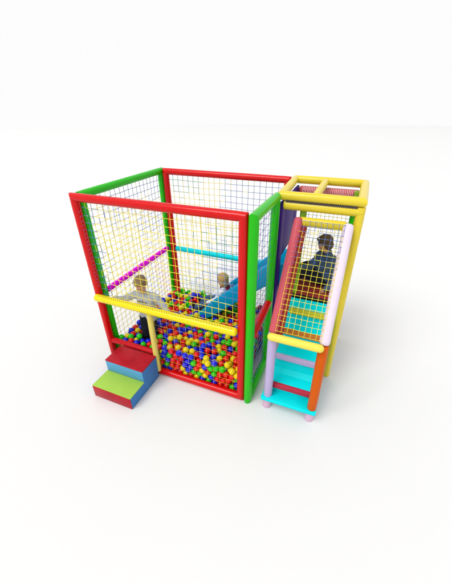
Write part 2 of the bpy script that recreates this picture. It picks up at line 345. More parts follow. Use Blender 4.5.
# ------------------------------------------------------------ balls
# rest positions of the packed balls in millimetres (x, y, z)
ball_mm = [
    1755,150,359, 1912,93,277, 1708,93,315, 1846,93,332, 1912,154,337, 1598,93,386, 1912,223,388, 1501,93,344, 1164,93,367, 1912,93,112, 1372,93,270, 1756,93,244,
    1691,262,346, 1242,118,341, 1074,93,385, 1406,289,373, 1628,311,376, 1286,93,271, 1333,319,407, 844,93,339, 950,97,369, 1286,192,341, 1611,231,349, 1662,165,331,
    1912,409,350, 1502,305,372, 1721,93,123, 1701,534,382, 1449,159,361, 1623,93,304, 1129,179,384, 1522,225,348, 1204,216,352, 1912,506,352, 646,166,390, 1764,93,48,
    1544,93,270, 645,93,344, 492,93,344, 1673,468,335, 927,369,397, 1838,258,362, 1840,93,231, 1398,593,379, 1199,93,272, 815,305,388, 365,186,385, 1075,355,352,
    1591,93,197, 1616,534,373, 1701,347,348, 1673,93,220, 1163,358,349, 688,93,270, 1849,93,48, 1277,574,404, 710,159,321, 175,93,324, 374,93,339, 280,93,344,
    1584,458,349, 1006,186,382, 1840,459,345, 1912,604,353, 1771,396,343, 1635,93,123, 775,93,122, 967,93,222, 1382,386,383, 1051,93,205, 1547,669,367, 1411,769,340,
    1065,682,406, 1151,691,402, 443,408,368, 1371,191,341, 605,386,385, 470,93,194, 1912,895,325, 1799,93,155, 93,113,342, 1458,93,270, 295,362,319, 733,93,197,
    944,93,123, 384,456,408, 633,307,362, 880,591,357, 819,446,376, 1771,508,338, 1902,1095,320, 1754,699,337, 1824,964,321, 223,325,349, 1500,93,195, 990,345,344,
    1661,673,350, 681,488,347, 1480,944,363, 1000,974,378, 941,743,353, 1909,1296,316, 915,93,290, 882,167,359, 1153,93,199, 1824,1273,329, 1197,804,380, 675,234,346,
    1533,562,344, 228,643,371, 359,93,131, 202,511,353, 1549,93,123, 477,789,385, 1020,93,319, 229,161,355, 1646,1290,386, 1825,1151,317, 1457,93,121, 1678,93,48,
    165,93,178, 1532,881,335, 1846,354,344, 1594,93,48, 804,766,383, 1242,93,197, 1329,266,340, 1105,93,305, 1328,167,270, 1605,826,340, 1385,912,364, 1848,1422,376,
    893,955,393, 1370,93,122, 1007,1122,385, 115,93,48, 445,407,282, 667,847,344, 568,133,338, 1030,93,122, 1414,93,196, 1745,1051,317, 706,571,346, 1499,453,337,
    407,739,384, 1328,93,197, 1299,897,356, 801,941,335, 1508,93,48, 1454,528,338, 490,556,354, 230,411,348, 471,664,357, 1242,93,48, 1842,557,340, 1908,787,321,
    696,1144,366, 1912,1549,323, 940,506,341, 674,378,334, 381,98,48, 117,506,343, 904,1197,384, 93,93,258, 1775,790,327, 1712,955,326, 361,413,337, 860,93,123,
    810,93,260, 1912,1417,319, 1412,93,48, 292,93,48, 1327,93,48, 882,93,206, 1374,1368,346, 1325,975,378, 1775,308,331, 436,93,279, 1176,1264,374, 134,289,350,
    1642,1018,327, 559,1044,394, 893,307,348, 803,1175,369, 295,93,188, 1200,93,123, 1843,844,316, 1284,93,123, 1043,1442,420, 1156,93,48, 1581,959,337, 1687,759,340,
    1540,375,339, 1460,1364,338, 645,93,196, 1626,1118,330, 1362,1197,331, 601,93,270, 1841,733,318, 1015,1285,393, 1025,511,330, 1114,93,122, 1571,748,342, 1912,120,194,
    885,1400,384, 1072,93,48, 1283,521,337, 1815,638,332, 1417,1555,333, 987,93,48, 361,1074,400, 1436,1076,337, 1156,442,332, 1645,902,329, 325,93,268, 1547,1193,328,
    570,532,334, 1255,1213,335, 1018,658,338, 298,978,351, 1712,1142,318, 556,93,197, 426,161,331, 93,93,131, 625,598,344, 706,657,338, 1369,524,337, 200,93,48,
    817,93,48, 757,247,325, 1111,514,330, 1773,895,317, 1764,1336,331, 1151,590,330, 139,375,346, 1138,866,383, 918,663,330, 1356,835,338, 167,1266,336, 256,1429,382,
    239,93,268, 1475,1240,335, 1441,852,340, 974,904,336, 1702,1277,322, 1838,229,281, 688,741,340, 645,93,48, 1036,256,342, 1215,295,320, 1065,587,331, 1743,1617,342,
    1912,688,335, 726,1353,362, 238,725,347, 1414,451,338, 1272,818,333, 472,93,48, 1197,517,331, 657,1240,379, 560,93,48, 690,93,123, 506,192,332, 1762,1214,319,
    1290,1384,348, 792,672,343, 602,93,122, 516,93,122, 1701,1401,330, 985,430,333, 548,1475,365, 233,93,127, 205,242,339, 970,588,325, 903,93,48, 731,93,48,
    605,1550,357, 795,586,337, 1237,1316,344, 336,581,367, 1106,663,332, 647,1387,367, 674,1632,380, 796,167,324, 444,969,335, 313,385,186, 1502,1544,334, 800,1395,359,
    240,828,345, 1071,438,331, 1073,1612,342, 1912,1042,253, 1316,1283,335, 148,178,332, 1706,842,326, 1650,1208,322, 1495,1442,331, 416,599,343, 612,781,338, 1542,1342,324,
    543,711,332, 1232,742,331, 1260,1504,357, 859,725,331, 1528,1026,331, 517,920,331, 1495,786,330, 1133,1422,332, 526,1357,372, 326,1440,334, 523,438,354, 1333,1547,352,
    1240,959,353, 1482,702,321, 516,123,267, 1512,1115,327, 570,988,330, 841,240,339, 1182,1023,356, 428,1085,336, 1024,1566,401, 1912,299,347, 1912,269,267, 373,1017,336,
    1245,1629,346, 1599,1539,330, 218,1008,344, 625,683,337, 330,801,370, 1912,232,48, 1160,1607,342, 174,1598,343, 1440,1161,331, 448,1419,368, 1287,387,382, 845,516,334,
    544,625,332, 1590,1272,323, 1324,598,336, 1652,1472,328, 637,934,332, 1151,1103,350, 1332,1459,351, 1912,1243,249, 748,421,334, 1161,1509,342, 1218,1430,344, 985,815,342,
    1359,673,356, 142,967,343, 1683,1558,326, 226,1107,342, 152,1150,342, 1009,1371,387, 253,1632,342, 1849,1100,252, 1713,606,336, 1736,1490,321, 1495,1629,333, 1757,221,309,
    1609,1632,323, 895,1084,337, 1849,1358,316, 645,1024,312, 93,632,313, 319,1569,330, 499,1036,333, 1352,1083,320, 950,243,351, 900,819,338, 465,1344,313, 567,1178,306,
    143,1055,346, 1286,1051,363, 1212,879,341, 212,909,342, 539,1301,308, 391,1388,312, 1128,255,343, 1442,234,318, 889,905,324, 315,424,262, 1455,371,337, 390,517,348,
    724,1272,335, 297,892,341, 1234,1124,342, 93,1212,341, 387,107,210, 1802,151,287, 1344,1632,339, 227,1326,327, 992,1206,370, 319,164,316, 1415,168,270, 389,418,208,
    531,798,319, 638,1129,305, 1784,1419,318, 146,1359,330, 380,676,332, 837,371,337, 377,1632,327, 1173,1185,338, 1153,942,346, 709,1081,301, 1441,619,309, 1191,666,331,
    319,734,318, 93,718,307, 496,1226,308, 1912,184,256, 585,866,328, 1319,745,330, 734,1585,340, 356,1216,321, 347,1314,309, 1767,1158,254, 846,1553,348, 815,828,325,
    1074,1113,274, 996,1165,221, 755,336,334, 422,1270,308, 1912,1157,262, 1071,819,334, 601,1315,366, 586,215,355, 282,1260,325, 382,896,330, 1603,611,337, 205,1420,314,
    813,1632,343, 716,959,310, 838,1471,373, 771,1024,319, 715,1437,351, 1076,905,337, 166,1490,344, 902,1621,343, 1912,360,123, 300,1063,339, 604,453,331, 956,164,316,
    1912,274,123, 1912,148,48, 1912,459,280, 878,1343,320, 1589,1414,328, 797,1316,327, 1912,750,48, 431,1171,317, 1912,204,173, 973,1051,352, 1381,1002,318, 752,1157,302,
    1912,1632,299, 1912,355,281, 813,1099,318, 1912,497,203, 745,877,324, 1115,1250,315, 311,483,342, 1912,325,201, 1912,411,202, 1793,1554,311, 574,1072,314, 1625,385,331,
    93,884,273, 1912,531,125, 1277,669,330, 244,472,289, 1402,1346,268, 1912,843,256, 681,1514,336, 93,1513,305, 1912,631,271, 437,1570,323, 1400,703,287, 1912,317,48,
    1912,545,276, 1912,486,48, 1570,1133,267, 520,1555,350, 1912,583,199, 1858,151,135, 93,1602,316, 864,1182,310, 1056,1229,256, 1912,446,124, 159,578,320, 167,676,319,
    1912,1084,48, 766,1505,339, 93,970,273, 1912,1632,213, 1912,402,48, 602,1632,333, 1912,728,259, 1572,300,311, 1242,167,271, 1237,593,330, 1912,670,195, 1912,867,174,
    1289,338,312, 1912,1104,194, 1912,784,194, 1912,664,48, 1912,570,48, 291,245,332, 1848,1301,252, 464,738,315, 687,302,295, 1912,809,111, 1912,999,48, 1912,1632,48,
    1912,928,246, 1066,1408,267, 1912,617,120, 1307,1206,266, 1394,1494,278, 1912,1537,119, 1912,989,185, 934,981,322, 756,158,249, 282,1175,339, 1075,1558,275, 1007,1380,212,
    1912,1358,257, 274,1437,266, 1710,168,260, 1912,726,130, 641,170,272, 1498,166,291, 1653,1152,256, 1912,1189,182, 954,1553,353, 1912,1137,115, 1912,1368,126, 1750,638,266,
    269,554,321, 1242,445,337, 1912,872,48, 93,150,194, 1912,1488,48, 1912,1051,127, 1912,934,113, 93,1427,307, 1912,1547,205, 1158,160,306, 1912,1209,48, 1912,1264,114,
    957,1498,255, 1912,1404,48, 473,420,202, 166,762,318, 1068,168,324, 462,484,315, 952,1322,182, 1912,1426,204, 384,1502,324, 356,1132,337, 1328,448,337, 437,124,121,
    1662,546,301, 686,168,199, 1199,467,261, 811,137,186, 610,1252,308, 765,761,306, 989,1632,195, 527,427,269, 905,1432,183, 908,1479,322, 944,1153,322, 469,1490,325,
    241,365,252, 1912,1319,48, 1912,1486,265, 1912,1305,189, 1837,188,48, 987,1475,365, 1146,742,333, 1074,160,154, 496,1632,322, 861,1264,349, 1573,157,332, 760,508,321,
    1119,319,287, 959,1318,337, 1102,151,242, 166,844,293, 1031,1632,270, 901,383,272, 1432,924,294, 1153,825,309, 1548,1553,262, 250,1494,326, 93,291,274, 1787,1632,270,
    93,463,272, 1487,1351,258, 1075,1322,271, 300,645,322, 1416,402,267, 966,1237,185, 1244,395,267, 1041,1487,243, 248,439,210, 157,142,104, 1847,1489,321, 1355,1577,274,
    900,430,344, 1417,1632,294, 1581,558,273, 1828,1218,263, 794,1233,305, 1897,1452,124, 324,470,187, 1158,391,262, 453,847,326, 680,1204,305, 96,798,274, 952,1403,331,
    456,912,271, 923,1133,191, 1638,1344,319, 225,621,288, 1356,1418,279, 986,1458,185, 902,236,279, 1694,702,276, 667,1335,300, 382,178,259, 244,164,48, 1524,631,294,
    1742,151,182, 1594,683,290, 231,191,275, 853,1009,341, 1658,236,272, 385,961,273, 203,1632,265, 1258,1277,271, 705,226,259, 1183,1117,272, 1783,303,202, 1496,555,267,
    1684,1632,281, 1713,1091,248, 1305,1348,271, 946,310,280, 234,372,159, 390,781,312, 315,1009,274, 277,309,198, 1034,313,277, 1726,287,263, 1332,313,242, 855,627,275,
    1838,177,213, 163,142,255, 1489,310,287, 789,375,266, 1568,222,276, 648,878,266, 1636,166,48, 845,305,271, 1649,321,279, 689,799,276, 1375,340,311, 166,1311,262,
    989,153,166, 490,590,275, 252,1563,276, 920,1043,265, 911,1202,241, 1742,552,270, 813,1449,294, 1625,159,250, 191,1486,262, 679,1632,294, 1848,986,242, 149,630,248,
    1285,242,270, 1360,774,261, 1017,152,257, 986,384,260, 414,550,272, 938,173,232, 555,199,262, 387,469,277, 1694,483,253, 1370,474,267, 232,788,269, 1365,624,265,
    230,146,201, 620,1455,322, 641,532,286, 93,1270,278, 170,327,282, 1768,362,264, 241,280,271, 1784,1044,241, 1239,1055,292, 859,1632,270, 1140,1337,326, 1417,314,241,
    969,1061,198, 864,159,272, 1149,1402,250, 1776,734,261, 1032,934,269, 604,388,275, 428,493,196, 903,1558,284, 1363,1270,265, 1769,449,276, 1489,1632,247, 824,892,268,
    464,203,255, 1312,846,262, 936,1238,315, 873,1485,244, 903,1632,194, 1130,1050,286, 303,1632,272, 1484,237,243, 230,1366,251, 946,167,48, 1173,1287,265, 1619,446,272,
    902,168,123, 1514,948,284, 1838,314,267, 1573,891,260, 1091,862,262, 987,1632,344, 167,927,272, 298,148,113, 1534,1279,258, 93,549,273, 891,1558,121, 1699,644,198,
    674,438,273, 1555,807,273, 1695,403,283, 1645,844,265, 1186,233,269, 1888,1632,130, 1766,1281,264, 1681,238,48, 1587,177,124, 1371,242,269, 1302,1409,199, 423,181,184,
    940,1555,192, 93,1354,262, 618,252,284, 733,168,124, 827,1041,256, 93,171,48, 1246,313,242, 1080,289,207, 174,422,283, 1721,166,48, 513,1417,312, 1496,1202,260,
    242,874,266, 1541,482,268, 1839,673,257, 1058,735,339, 493,675,265, 575,582,265, 657,967,248, 680,662,198, 1030,168,48, 93,194,268, 502,1566,267, 1462,161,48,
    1658,407,206, 945,1632,269, 149,1206,277, 1648,1349,191, 738,1388,285, 1856,260,202, 633,735,269, 978,700,275, 833,443,291, 1486,859,267, 1347,920,288, 1765,222,223,
    1844,407,276, 1352,1135,251, 1795,1553,200, 1485,1495,265, 775,165,48, 1611,670,122, 1688,557,190, 319,1510,267, 1519,1065,255, 556,1632,261, 1688,315,115, 860,499,232,
    321,199,48, 1083,235,273, 323,903,260, 1226,840,263, 1704,1221,256, 335,172,186, 933,773,273, 567,1514,289, 1549,291,229, 1776,836,254, 1655,626,270, 1746,416,200,
    1072,388,262, 1398,851,265, 1458,1012,283, 654,615,265, 1706,1343,267, 1204,1632,271, 307,824,291, 784,968,256, 1166,901,271, 1435,1563,247, 668,1267,247, 1452,781,255,
    650,1072,241, 340,594,266, 1330,398,267, 1582,370,256, 588,1375,306, 1855,1581,259, 527,865,265, 1504,404,266, 1031,1011,232, 1641,942,254, 164,243,264, 1270,1428,277,
    1294,1489,122, 943,359,191, 1325,239,48, 382,1020,209, 1852,1365,195, 591,819,133, 1075,380,119, 93,1056,276, 661,1015,177, 1624,447,109, 807,1632,202, 688,1149,114,
    604,312,48, 305,558,120, 856,357,204, 1373,1632,123, 1456,478,268, 242,517,162, 1108,560,48, 93,1278,48, 1151,589,190, 1401,1268,187, 520,1112,182, 720,557,263,
    943,406,48, 1600,1024,48, 1203,1632,123, 564,591,48, 1635,248,122, 858,438,121, 440,578,196, 1766,406,48, 1414,242,195, 1284,471,267, 573,676,48, 563,1186,181,
    516,167,48, 1677,1431,181, 932,702,48, 652,1328,48, 1334,1560,148, 587,535,193, 165,804,217, 663,1268,117, 849,1632,127, 1473,1006,122, 241,929,200, 802,922,48,
    1077,1632,48, 1162,1188,189, 603,166,48, 648,165,123, 1363,574,48, 1526,939,122, 1374,1561,72, 382,841,48, 453,519,118, 1647,790,199, 1609,386,48, 167,1063,48,
    1278,619,119, 1159,390,122, 1840,1361,48, 652,710,48, 384,1104,193, 843,1249,111, 550,631,124, 1318,695,119, 1205,1559,48, 361,675,48, 454,920,122, 1678,992,48,
    1414,167,121, 1115,1265,187, 495,1475,127, 930,917,122, 93,462,123, 1766,360,139, 729,741,48, 1108,1027,199, 942,321,48, 552,508,48, 1120,1483,123, 346,1632,198,
    93,846,48, 338,1388,127, 1401,983,162, 1836,504,272, 1654,1165,123, 383,1191,48, 822,507,156, 1033,1632,122, 529,1109,48, 1624,613,48, 981,531,119, 1147,636,48,
    1831,1163,197, 1839,275,48, 791,609,48, 1852,928,175, 1777,1632,127, 366,414,124, 451,791,48, 1593,1414,194, 1357,917,123, 1019,775,274, 753,220,189, 342,679,255,
    1274,1006,48, 722,1471,271, 222,644,205, 693,1145,241, 1239,543,260, 1466,305,48, 537,1305,180, 1705,1233,131, 406,1331,250, 349,1632,48, 1354,1195,190, 1356,1129,114,
    1454,528,197, 1261,916,281, 641,400,199, 1103,760,120, 1246,1632,197, 1303,1122,48, 815,1115,48, 295,772,171, 510,979,269, 743,605,195, 1462,1063,191, 1440,1423,266,
    1442,920,121, 208,1562,202, 298,367,103, 223,1163,278, 1059,1137,121, 246,620,125, 794,911,191, 1193,565,48, 167,249,122, 1359,827,193, 241,231,200, 1416,1632,48,
    694,1491,48, 1851,994,110, 93,506,48, 93,845,197, 691,311,48, 1274,767,120, 236,1109,210, 974,990,122, 1704,1544,48, 167,505,122, 1717,836,186, 1253,1488,198,
    1762,320,48, 668,1353,198, 879,1632,48, 1569,945,48, 727,905,245, 831,328,127, 699,1346,118, 1468,1418,48, 242,1020,48, 1684,455,48, 1145,1072,48, 307,804,48,
    845,916,123, 1112,464,261, 1676,1378,115, 878,1130,113, 319,514,48, 1512,893,192, 1853,813,48, 167,717,48, 660,1556,191, 935,1484,122, 93,337,48, 1125,1413,48,
    1844,1316,121, 93,1469,232, 93,1632,48, 1374,374,197, 242,335,48, 299,231,135, 1337,1488,48, 733,966,48, 1792,1488,256, 1281,314,48, 1439,1281,111, 669,853,121,
    694,1090,48, 822,1391,48, 1166,1411,131, 1165,1486,48, 831,1055,111, 1553,1224,48, 1582,941,187, 1229,785,48, 431,1532,120, 939,506,189, 236,794,114, 1627,761,278,
    240,1274,48, 203,1418,173, 301,1559,199, 1357,1056,174, 854,553,48, 93,716,122, 1564,459,48, 1315,842,121, 929,998,48, 1234,638,48, 1255,1340,48, 1207,1208,263,
    1188,1044,223, 988,233,274, 930,1063,122, 1406,1127,184, 263,1480,48, 402,1334,113, 599,469,247, 168,507,272, 221,1632,122, 411,792,196, 973,1070,48, 1243,445,191,
    365,793,125, 1369,1068,48, 1857,935,48, 163,1151,198, 431,1519,253, 1456,478,126, 1324,547,120, 93,419,198, 1604,1632,130, 941,455,119, 803,563,241, 231,1294,183,
    617,1197,115, 93,1396,187, 1466,1142,124, 1645,1411,262, 1468,447,48, 242,552,240, 1387,1417,199, 1755,631,123, 391,1013,48, 463,962,48, 503,1122,316, 770,1043,48,
    507,1174,119, 93,1107,48, 1039,871,194, 1577,1071,192, 264,1632,48, 1496,792,48, 818,690,48, 1657,161,171, 632,542,48, 1221,893,195, 762,1632,274, 1771,904,191,
    287,1302,247, 1102,1146,48, 1196,327,48, 533,955,123, 1146,738,190, 386,912,202, 369,1579,261, 1262,1047,179, 782,727,116, 1720,1245,48, 1789,1363,253, 251,1489,201,
    296,602,193, 1765,500,207, 1156,167,123, 666,567,194, 542,745,253, 1731,1368,189, 739,1218,242, 683,524,122, 1534,1423,123, 1839,540,194, 743,1159,48, 791,1240,178,
    93,333,199, 1636,310,48, 1551,307,48, 167,1059,199, 978,1353,48, 167,973,199, 93,420,48, 525,1364,119, 1659,1086,48, 1289,1632,123, 166,1022,123, 1517,1016,48,
    403,1272,48, 1018,1428,48, 551,1191,48, 1247,1632,48, 674,952,110, 502,1406,48, 1195,981,282, 435,1215,243, 623,1194,243, 869,967,268, 1582,1632,48, 1098,808,191,
    1528,1632,171, 1631,1070,259, 162,673,151, 1144,838,121, 1399,1203,117, 1165,298,218, 1229,840,120, 1763,275,123, 1640,1559,105, 1768,588,197, 448,1158,181, 1319,696,260,
    1147,688,260, 804,1173,111, 1021,607,119, 608,480,131, 930,1144,48, 1031,361,191, 520,740,48, 752,476,117, 1240,241,197, 1446,864,48, 1364,622,119, 541,995,48,
    481,1558,48, 1509,516,48, 899,850,258, 1483,939,48, 524,593,196, 362,357,48, 1283,241,122, 616,576,124, 896,527,118, 515,1418,185, 1289,1561,221, 973,1137,122,
    1768,1225,199, 756,453,255, 1197,413,48, 795,1632,48, 646,1075,116, 403,431,48, 395,1560,48, 641,1440,183, 1318,643,48, 704,297,189, 331,597,48, 1250,1486,48,
    874,253,128, 93,1150,123, 308,932,122, 93,505,198, 1145,782,48, 1828,1402,122, 524,869,122, 1646,884,187, 1672,609,124, 1622,510,214, 1026,1555,192, 1460,240,123,
    1729,1425,253, 1344,1195,48, 385,971,122, 344,1332,48, 411,666,117, 1839,445,48, 328,645,120, 1523,382,48, 191,1401,48, 851,1495,162, 387,583,124, 1133,1108,202,
    1065,586,189, 1249,1126,115, 1299,1341,123, 534,446,105, 1503,165,123, 649,1498,121, 589,1063,179, 1289,372,196, 360,547,197, 452,1404,253, 1272,819,191, 1700,952,191,
    608,859,48, 848,600,119, 241,1015,200, 1609,1154,48, 1661,1032,122, 1497,1222,116, 459,864,200, 1236,494,48, 603,624,196, 590,876,202, 317,1189,120, 1580,1006,129,
    1409,1144,48, 1458,586,48, 405,526,48, 1146,1216,48, 1713,894,254, 1186,1062,138, 1257,1266,123, 834,837,203, 1075,1632,197, 1410,551,267, 1218,1119,193, 1712,1100,114,
    417,636,266, 391,1392,192, 975,1498,48, 875,692,111, 1790,1306,186, 239,977,122, 1271,916,122, 1322,497,48, 1648,694,48, 470,604,120, 620,458,48, 1710,208,122,
    310,1149,196, 162,1632,185, 1156,251,48, 1079,947,196, 705,1089,177, 922,1206,118, 1418,1632,199, 842,998,48, 1457,1562,48, 1508,231,48, 782,396,117, 306,1632,122,
    713,1554,124, 558,420,189, 1161,1558,123, 308,1065,208, 1586,589,121, 1058,1071,48, 1092,1440,192, 165,892,48, 1356,864,48, 236,705,123, 1063,632,48, 609,1632,48,
    1650,1632,203, 1830,1064,48, 921,986,202, 497,694,116, 259,1415,107, 1061,683,119, 1197,241,122, 642,624,48, 935,1632,114, 1479,1421,189, 259,698,268, 1584,1570,186,
    810,701,265, 1695,1008,261, 579,1433,115, 1328,241,195, 503,1474,248, 1161,1272,116, 597,1319,111, 595,811,260, 931,1426,48, 1359,770,119, 1016,1062,122, 1838,317,123,
    361,1259,245, 1495,555,125, 985,433,190, 1358,988,236, 1306,905,200, 93,633,123, 1767,961,257, 1239,239,48, 375,758,48, 386,1459,122, 332,1376,251, 1525,1004,195,
    1794,1427,196, 1594,1361,127, 1343,1268,124, 1458,1632,122, 1838,489,124, 975,777,48, 1499,1632,48, 886,991,122, 1146,1136,122, 1692,1632,128, 1419,1070,117, 1274,769,261,
    1058,833,119, 564,1488,179, 1104,235,125, 563,1571,202, 1058,925,48, 615,1576,121, 860,396,48, 1497,1554,189, 865,203,197, 1507,785,189, 1368,525,196, 1467,1082,48,
    808,1480,48, 1067,536,260, 1871,1559,48, 1161,1558,271, 93,291,125, 1067,484,48, 1693,399,128, 837,985,190, 1853,1487,190, 1541,1294,120, 318,285,48, 1298,992,298,
    860,1189,174, 1449,1274,260, 1086,1355,193, 721,1024,239, 1143,928,48, 749,1345,48, 664,1012,48, 376,184,112, 1638,1233,48, 1144,989,121, 444,1113,254, 1849,1247,185,
    679,1632,128, 1486,1279,183, 1161,1632,197, 1721,1035,184, 1230,930,48, 1212,1339,123, 288,1306,114, 444,834,122, 473,1607,121, 1457,168,195, 93,1551,207, 677,809,48,
    971,925,48, 415,1582,188, 767,830,254, 1556,657,218, 1120,1559,48, 1029,1293,205, 946,227,166, 1305,1060,107, 513,493,182, 1835,776,122, 799,1554,276, 1695,692,121,
    316,1103,123, 1691,1490,113, 1707,786,261, 93,1632,235, 261,1355,48, 1078,1484,48, 701,1431,122, 1280,424,48, 884,571,192, 345,1322,181, 1274,715,48, 1829,1118,125,
    1588,1301,48, 1315,982,162, 1070,250,48, 1363,673,190, 1847,787,252, 166,802,48, 848,1343,120, 418,1277,184, 775,777,186, 142,1396,117, 1823,589,262, 1606,1094,114,
    810,224,261, 1479,1488,129, 1011,1354,128, 734,851,178, 93,247,201, 1838,403,123, 958,1283,107, 1456,1126,254, 135,1558,48, 934,1570,48, 400,1099,48, 1340,369,48,
    629,662,124, 1318,746,191, 1778,776,187, 93,936,48, 1774,1308,48, 1211,1415,48, 1401,845,119, 730,967,174, 600,1319,242, 371,720,171, 513,784,121, 1736,1632,201,
    181,292,196, 497,1632,200, 1256,1334,197, 93,1021,48, 368,500,121, 93,377,123, 484,558,48, 1233,691,120, 1588,1288,191, 1111,967,274, 1733,1314,122, 688,166,48,
    1551,165,48, 1232,742,191, 1153,538,119, 313,1018,123, 318,964,201, 1543,364,180, 93,760,197, 819,1369,264, 868,1434,104, 93,1284,193, 235,892,122, 709,574,48,
    1199,167,48, 168,548,48, 462,1159,48, 1035,217,204, 817,1114,172, 1188,765,120, 749,1163,177, 1794,1205,48, 981,534,259, 166,376,212, 759,633,274, 177,633,48,
    168,1192,123, 1691,254,192, 729,422,180, 875,1353,201, 1784,1047,119, 888,776,48, 705,1632,209, 648,384,48, 1153,540,260, 167,1320,48, 1016,852,48, 1112,325,48,
    898,1405,264, 1525,729,252, 370,1075,273, 1608,839,48, 1838,368,200, 1516,1131,193, 1247,1559,123, 1841,626,178, 818,239,48, 163,935,122, 1208,1486,274, 606,1257,48,
    480,1288,244, 1102,761,262, 1238,543,119, 973,830,119, 1380,1492,123, 710,350,122, 93,1141,276, 1384,1345,121, 390,1057,122, 93,1463,134, 515,1064,253, 1792,988,48,
    1017,706,48, 1188,764,261, 579,668,266, 1369,167,48, 1540,532,198, 1545,162,219, 1283,166,48, 166,377,48, 1569,676,48, 574,1555,48, 525,513,264, 1706,631,48,
    1715,898,126, 1432,1010,48, 1530,870,48, 431,168,48, 167,463,48, 559,167,122, 1100,913,120, 1787,1558,48, 1718,775,117, 827,1284,245, 167,591,122, 1114,176,48,
    608,237,124, 553,1632,135, 1061,1213,48, 238,1194,198, 1285,470,120, 1600,1154,189, 604,1000,112, 93,1547,122, 152,1563,268, 450,1404,121, 169,206,48, 1331,399,128,
    1856,1199,114, 774,1387,119, 687,894,48, 1429,1342,48, 1017,757,119, 1426,1420,122, 292,688,186, 588,1373,177, 843,716,187, 1049,1092,195, 603,393,122, 1453,1200,186,
    1357,996,89, 813,431,194, 634,316,144, 893,1348,48, 301,846,122, 1027,1488,116, 305,1485,123, 1285,167,197, 1558,797,121, 1166,964,200, 379,1450,254, 1405,698,119,
    962,302,128, 901,241,48, 929,1378,121, 387,928,48, 1105,1289,48, 736,1406,196, 1116,1343,113, 1530,651,135, 1564,505,120, 1015,1000,48, 379,884,122, 1614,365,131,
    710,1632,48, 1245,1561,295, 983,1562,118, 1631,695,212, 810,1171,240, 1279,619,260, 520,315,48, 1400,792,48, 856,1563,213, 93,1469,48, 1015,906,120, 1543,595,48,
    906,366,114, 1688,1431,48, 1339,1416,122, 609,1478,48, 1564,725,167, 859,167,48, 552,1243,244, 376,1202,182, 774,644,125, 616,945,48, 895,700,253, 1416,402,128,
    471,800,257, 1762,1170,121, 513,167,194, 817,190,119, 1708,730,195, 836,1561,48, 1531,1352,185, 1270,861,48, 758,1101,111, 824,1305,48, 1850,673,107, 416,611,48,
    434,1219,114, 391,1145,120, 983,482,48, 1517,1574,109, 1283,521,190, 1137,884,193, 942,924,258, 93,931,197, 93,205,126, 1016,1146,48, 959,720,193, 1023,557,48,
    1370,474,126, 1585,879,121, 1204,1558,197, 1577,1002,263, 1603,531,48, 704,1555,265, 1633,1567,256, 93,547,123, 93,1064,122, 152,720,245, 93,1632,134, 247,958,280,
    538,1308,48, 989,288,209, 441,1462,190, 708,365,241, 449,970,199, 464,1100,116, 1414,451,197, 525,1008,189, 1738,1491,184, 1489,658,48, 1231,991,121, 1193,614,119,
    647,239,48, 1067,535,119, 1663,778,48, 239,420,48, 1254,1414,122, 641,240,203, 775,1473,127, 1707,1165,190, 476,475,48, 526,1360,248, 1299,1269,48, 1331,1632,48,
    1632,753,123, 93,1102,199, 1383,1415,48, 1409,1198,260, 455,1057,190, 1707,1286,199, 642,1494,249, 361,1262,122, 861,1188,48, 93,590,48, 892,1496,48, 1058,780,48,
    166,335,122, 1625,312,196, 1496,1289,48, 1214,1267,48, 775,264,119, 820,1418,185, 716,1026,113, 633,321,231, 321,1248,48, 1117,1632,271, 1035,1559,48, 246,583,48,
    311,888,48, 1126,1181,266, 417,719,243, 1161,1632,48, 1404,751,191, 1576,836,195, 1258,1194,196, 320,1438,193, 93,1016,199, 1761,1392,48, 1593,234,48, 1553,1091,48,
    759,847,48, 1502,1160,48, 1444,726,48, 1291,1560,48, 1564,296,132, 1107,612,260, 575,728,116, 167,462,197, 1833,1567,124, 93,590,197, 93,1199,212, 482,744,193,
    93,760,48, 1776,714,117, 916,1299,257, 167,887,196, 789,1338,190, 242,249,48, 1153,487,48, 1146,308,135, 1459,955,219, 1738,535,118, 933,754,120, 1643,948,126,
    377,636,190, 321,430,48, 1449,626,123, 1193,616,260, 666,911,185, 887,924,48, 618,1138,48, 787,1229,48, 1132,221,204, 1563,1504,120, 1447,1219,48, 938,626,255,
    731,240,48, 167,978,48, 1324,547,266, 1530,230,171, 258,1632,199, 764,559,124, 659,1565,48, 1771,795,48, 1493,603,196, 1118,1551,197, 989,382,120, 1764,235,48,
    1315,933,48, 774,314,48, 93,888,122, 1071,437,190, 701,485,48, 772,1298,116, 693,243,124, 1634,1496,48, 238,502,74, 940,459,266, 508,1170,245, 1122,1481,271,
    1105,662,190, 872,1114,258, 172,420,122, 1683,1556,180, 1301,1193,122, 1371,167,196, 168,293,48, 1250,971,216, 1728,724,48, 1769,1106,184, 243,1234,123, 93,675,48,
    370,1160,257, 906,654,181, 93,1191,48, 596,960,187, 485,1534,190, 1691,369,48, 859,312,48, 1233,692,260, 975,680,118, 93,802,122, 320,1414,48, 220,1558,48,
    1849,1266,48, 1315,787,48, 1359,720,48, 1059,988,122, 776,525,48, 241,292,122, 1613,595,202, 520,923,202, 1025,510,189, 1107,611,119, 1854,1146,48, 476,1293,120,
    1837,1446,48, 1119,1632,123, 824,633,195, 1070,1415,114, 712,1488,185, 1478,297,183, 891,846,139, 1781,663,48, 721,659,48, 534,547,121, 483,1243,48, 460,877,48,
    462,1005,122, 263,1558,122, 242,1148,124, 156,1410,244, 1101,1001,48, 764,1632,128, 879,911,201, 398,849,260, 155,1498,181, 732,797,113, 893,475,48, 534,1050,112,
    237,849,48, 1277,570,48, 1382,302,48, 478,389,48, 315,1144,48, 434,749,121, 1474,708,168, 886,1071,48, 93,675,202, 450,433,121, 1420,1561,151, 1303,1122,181,
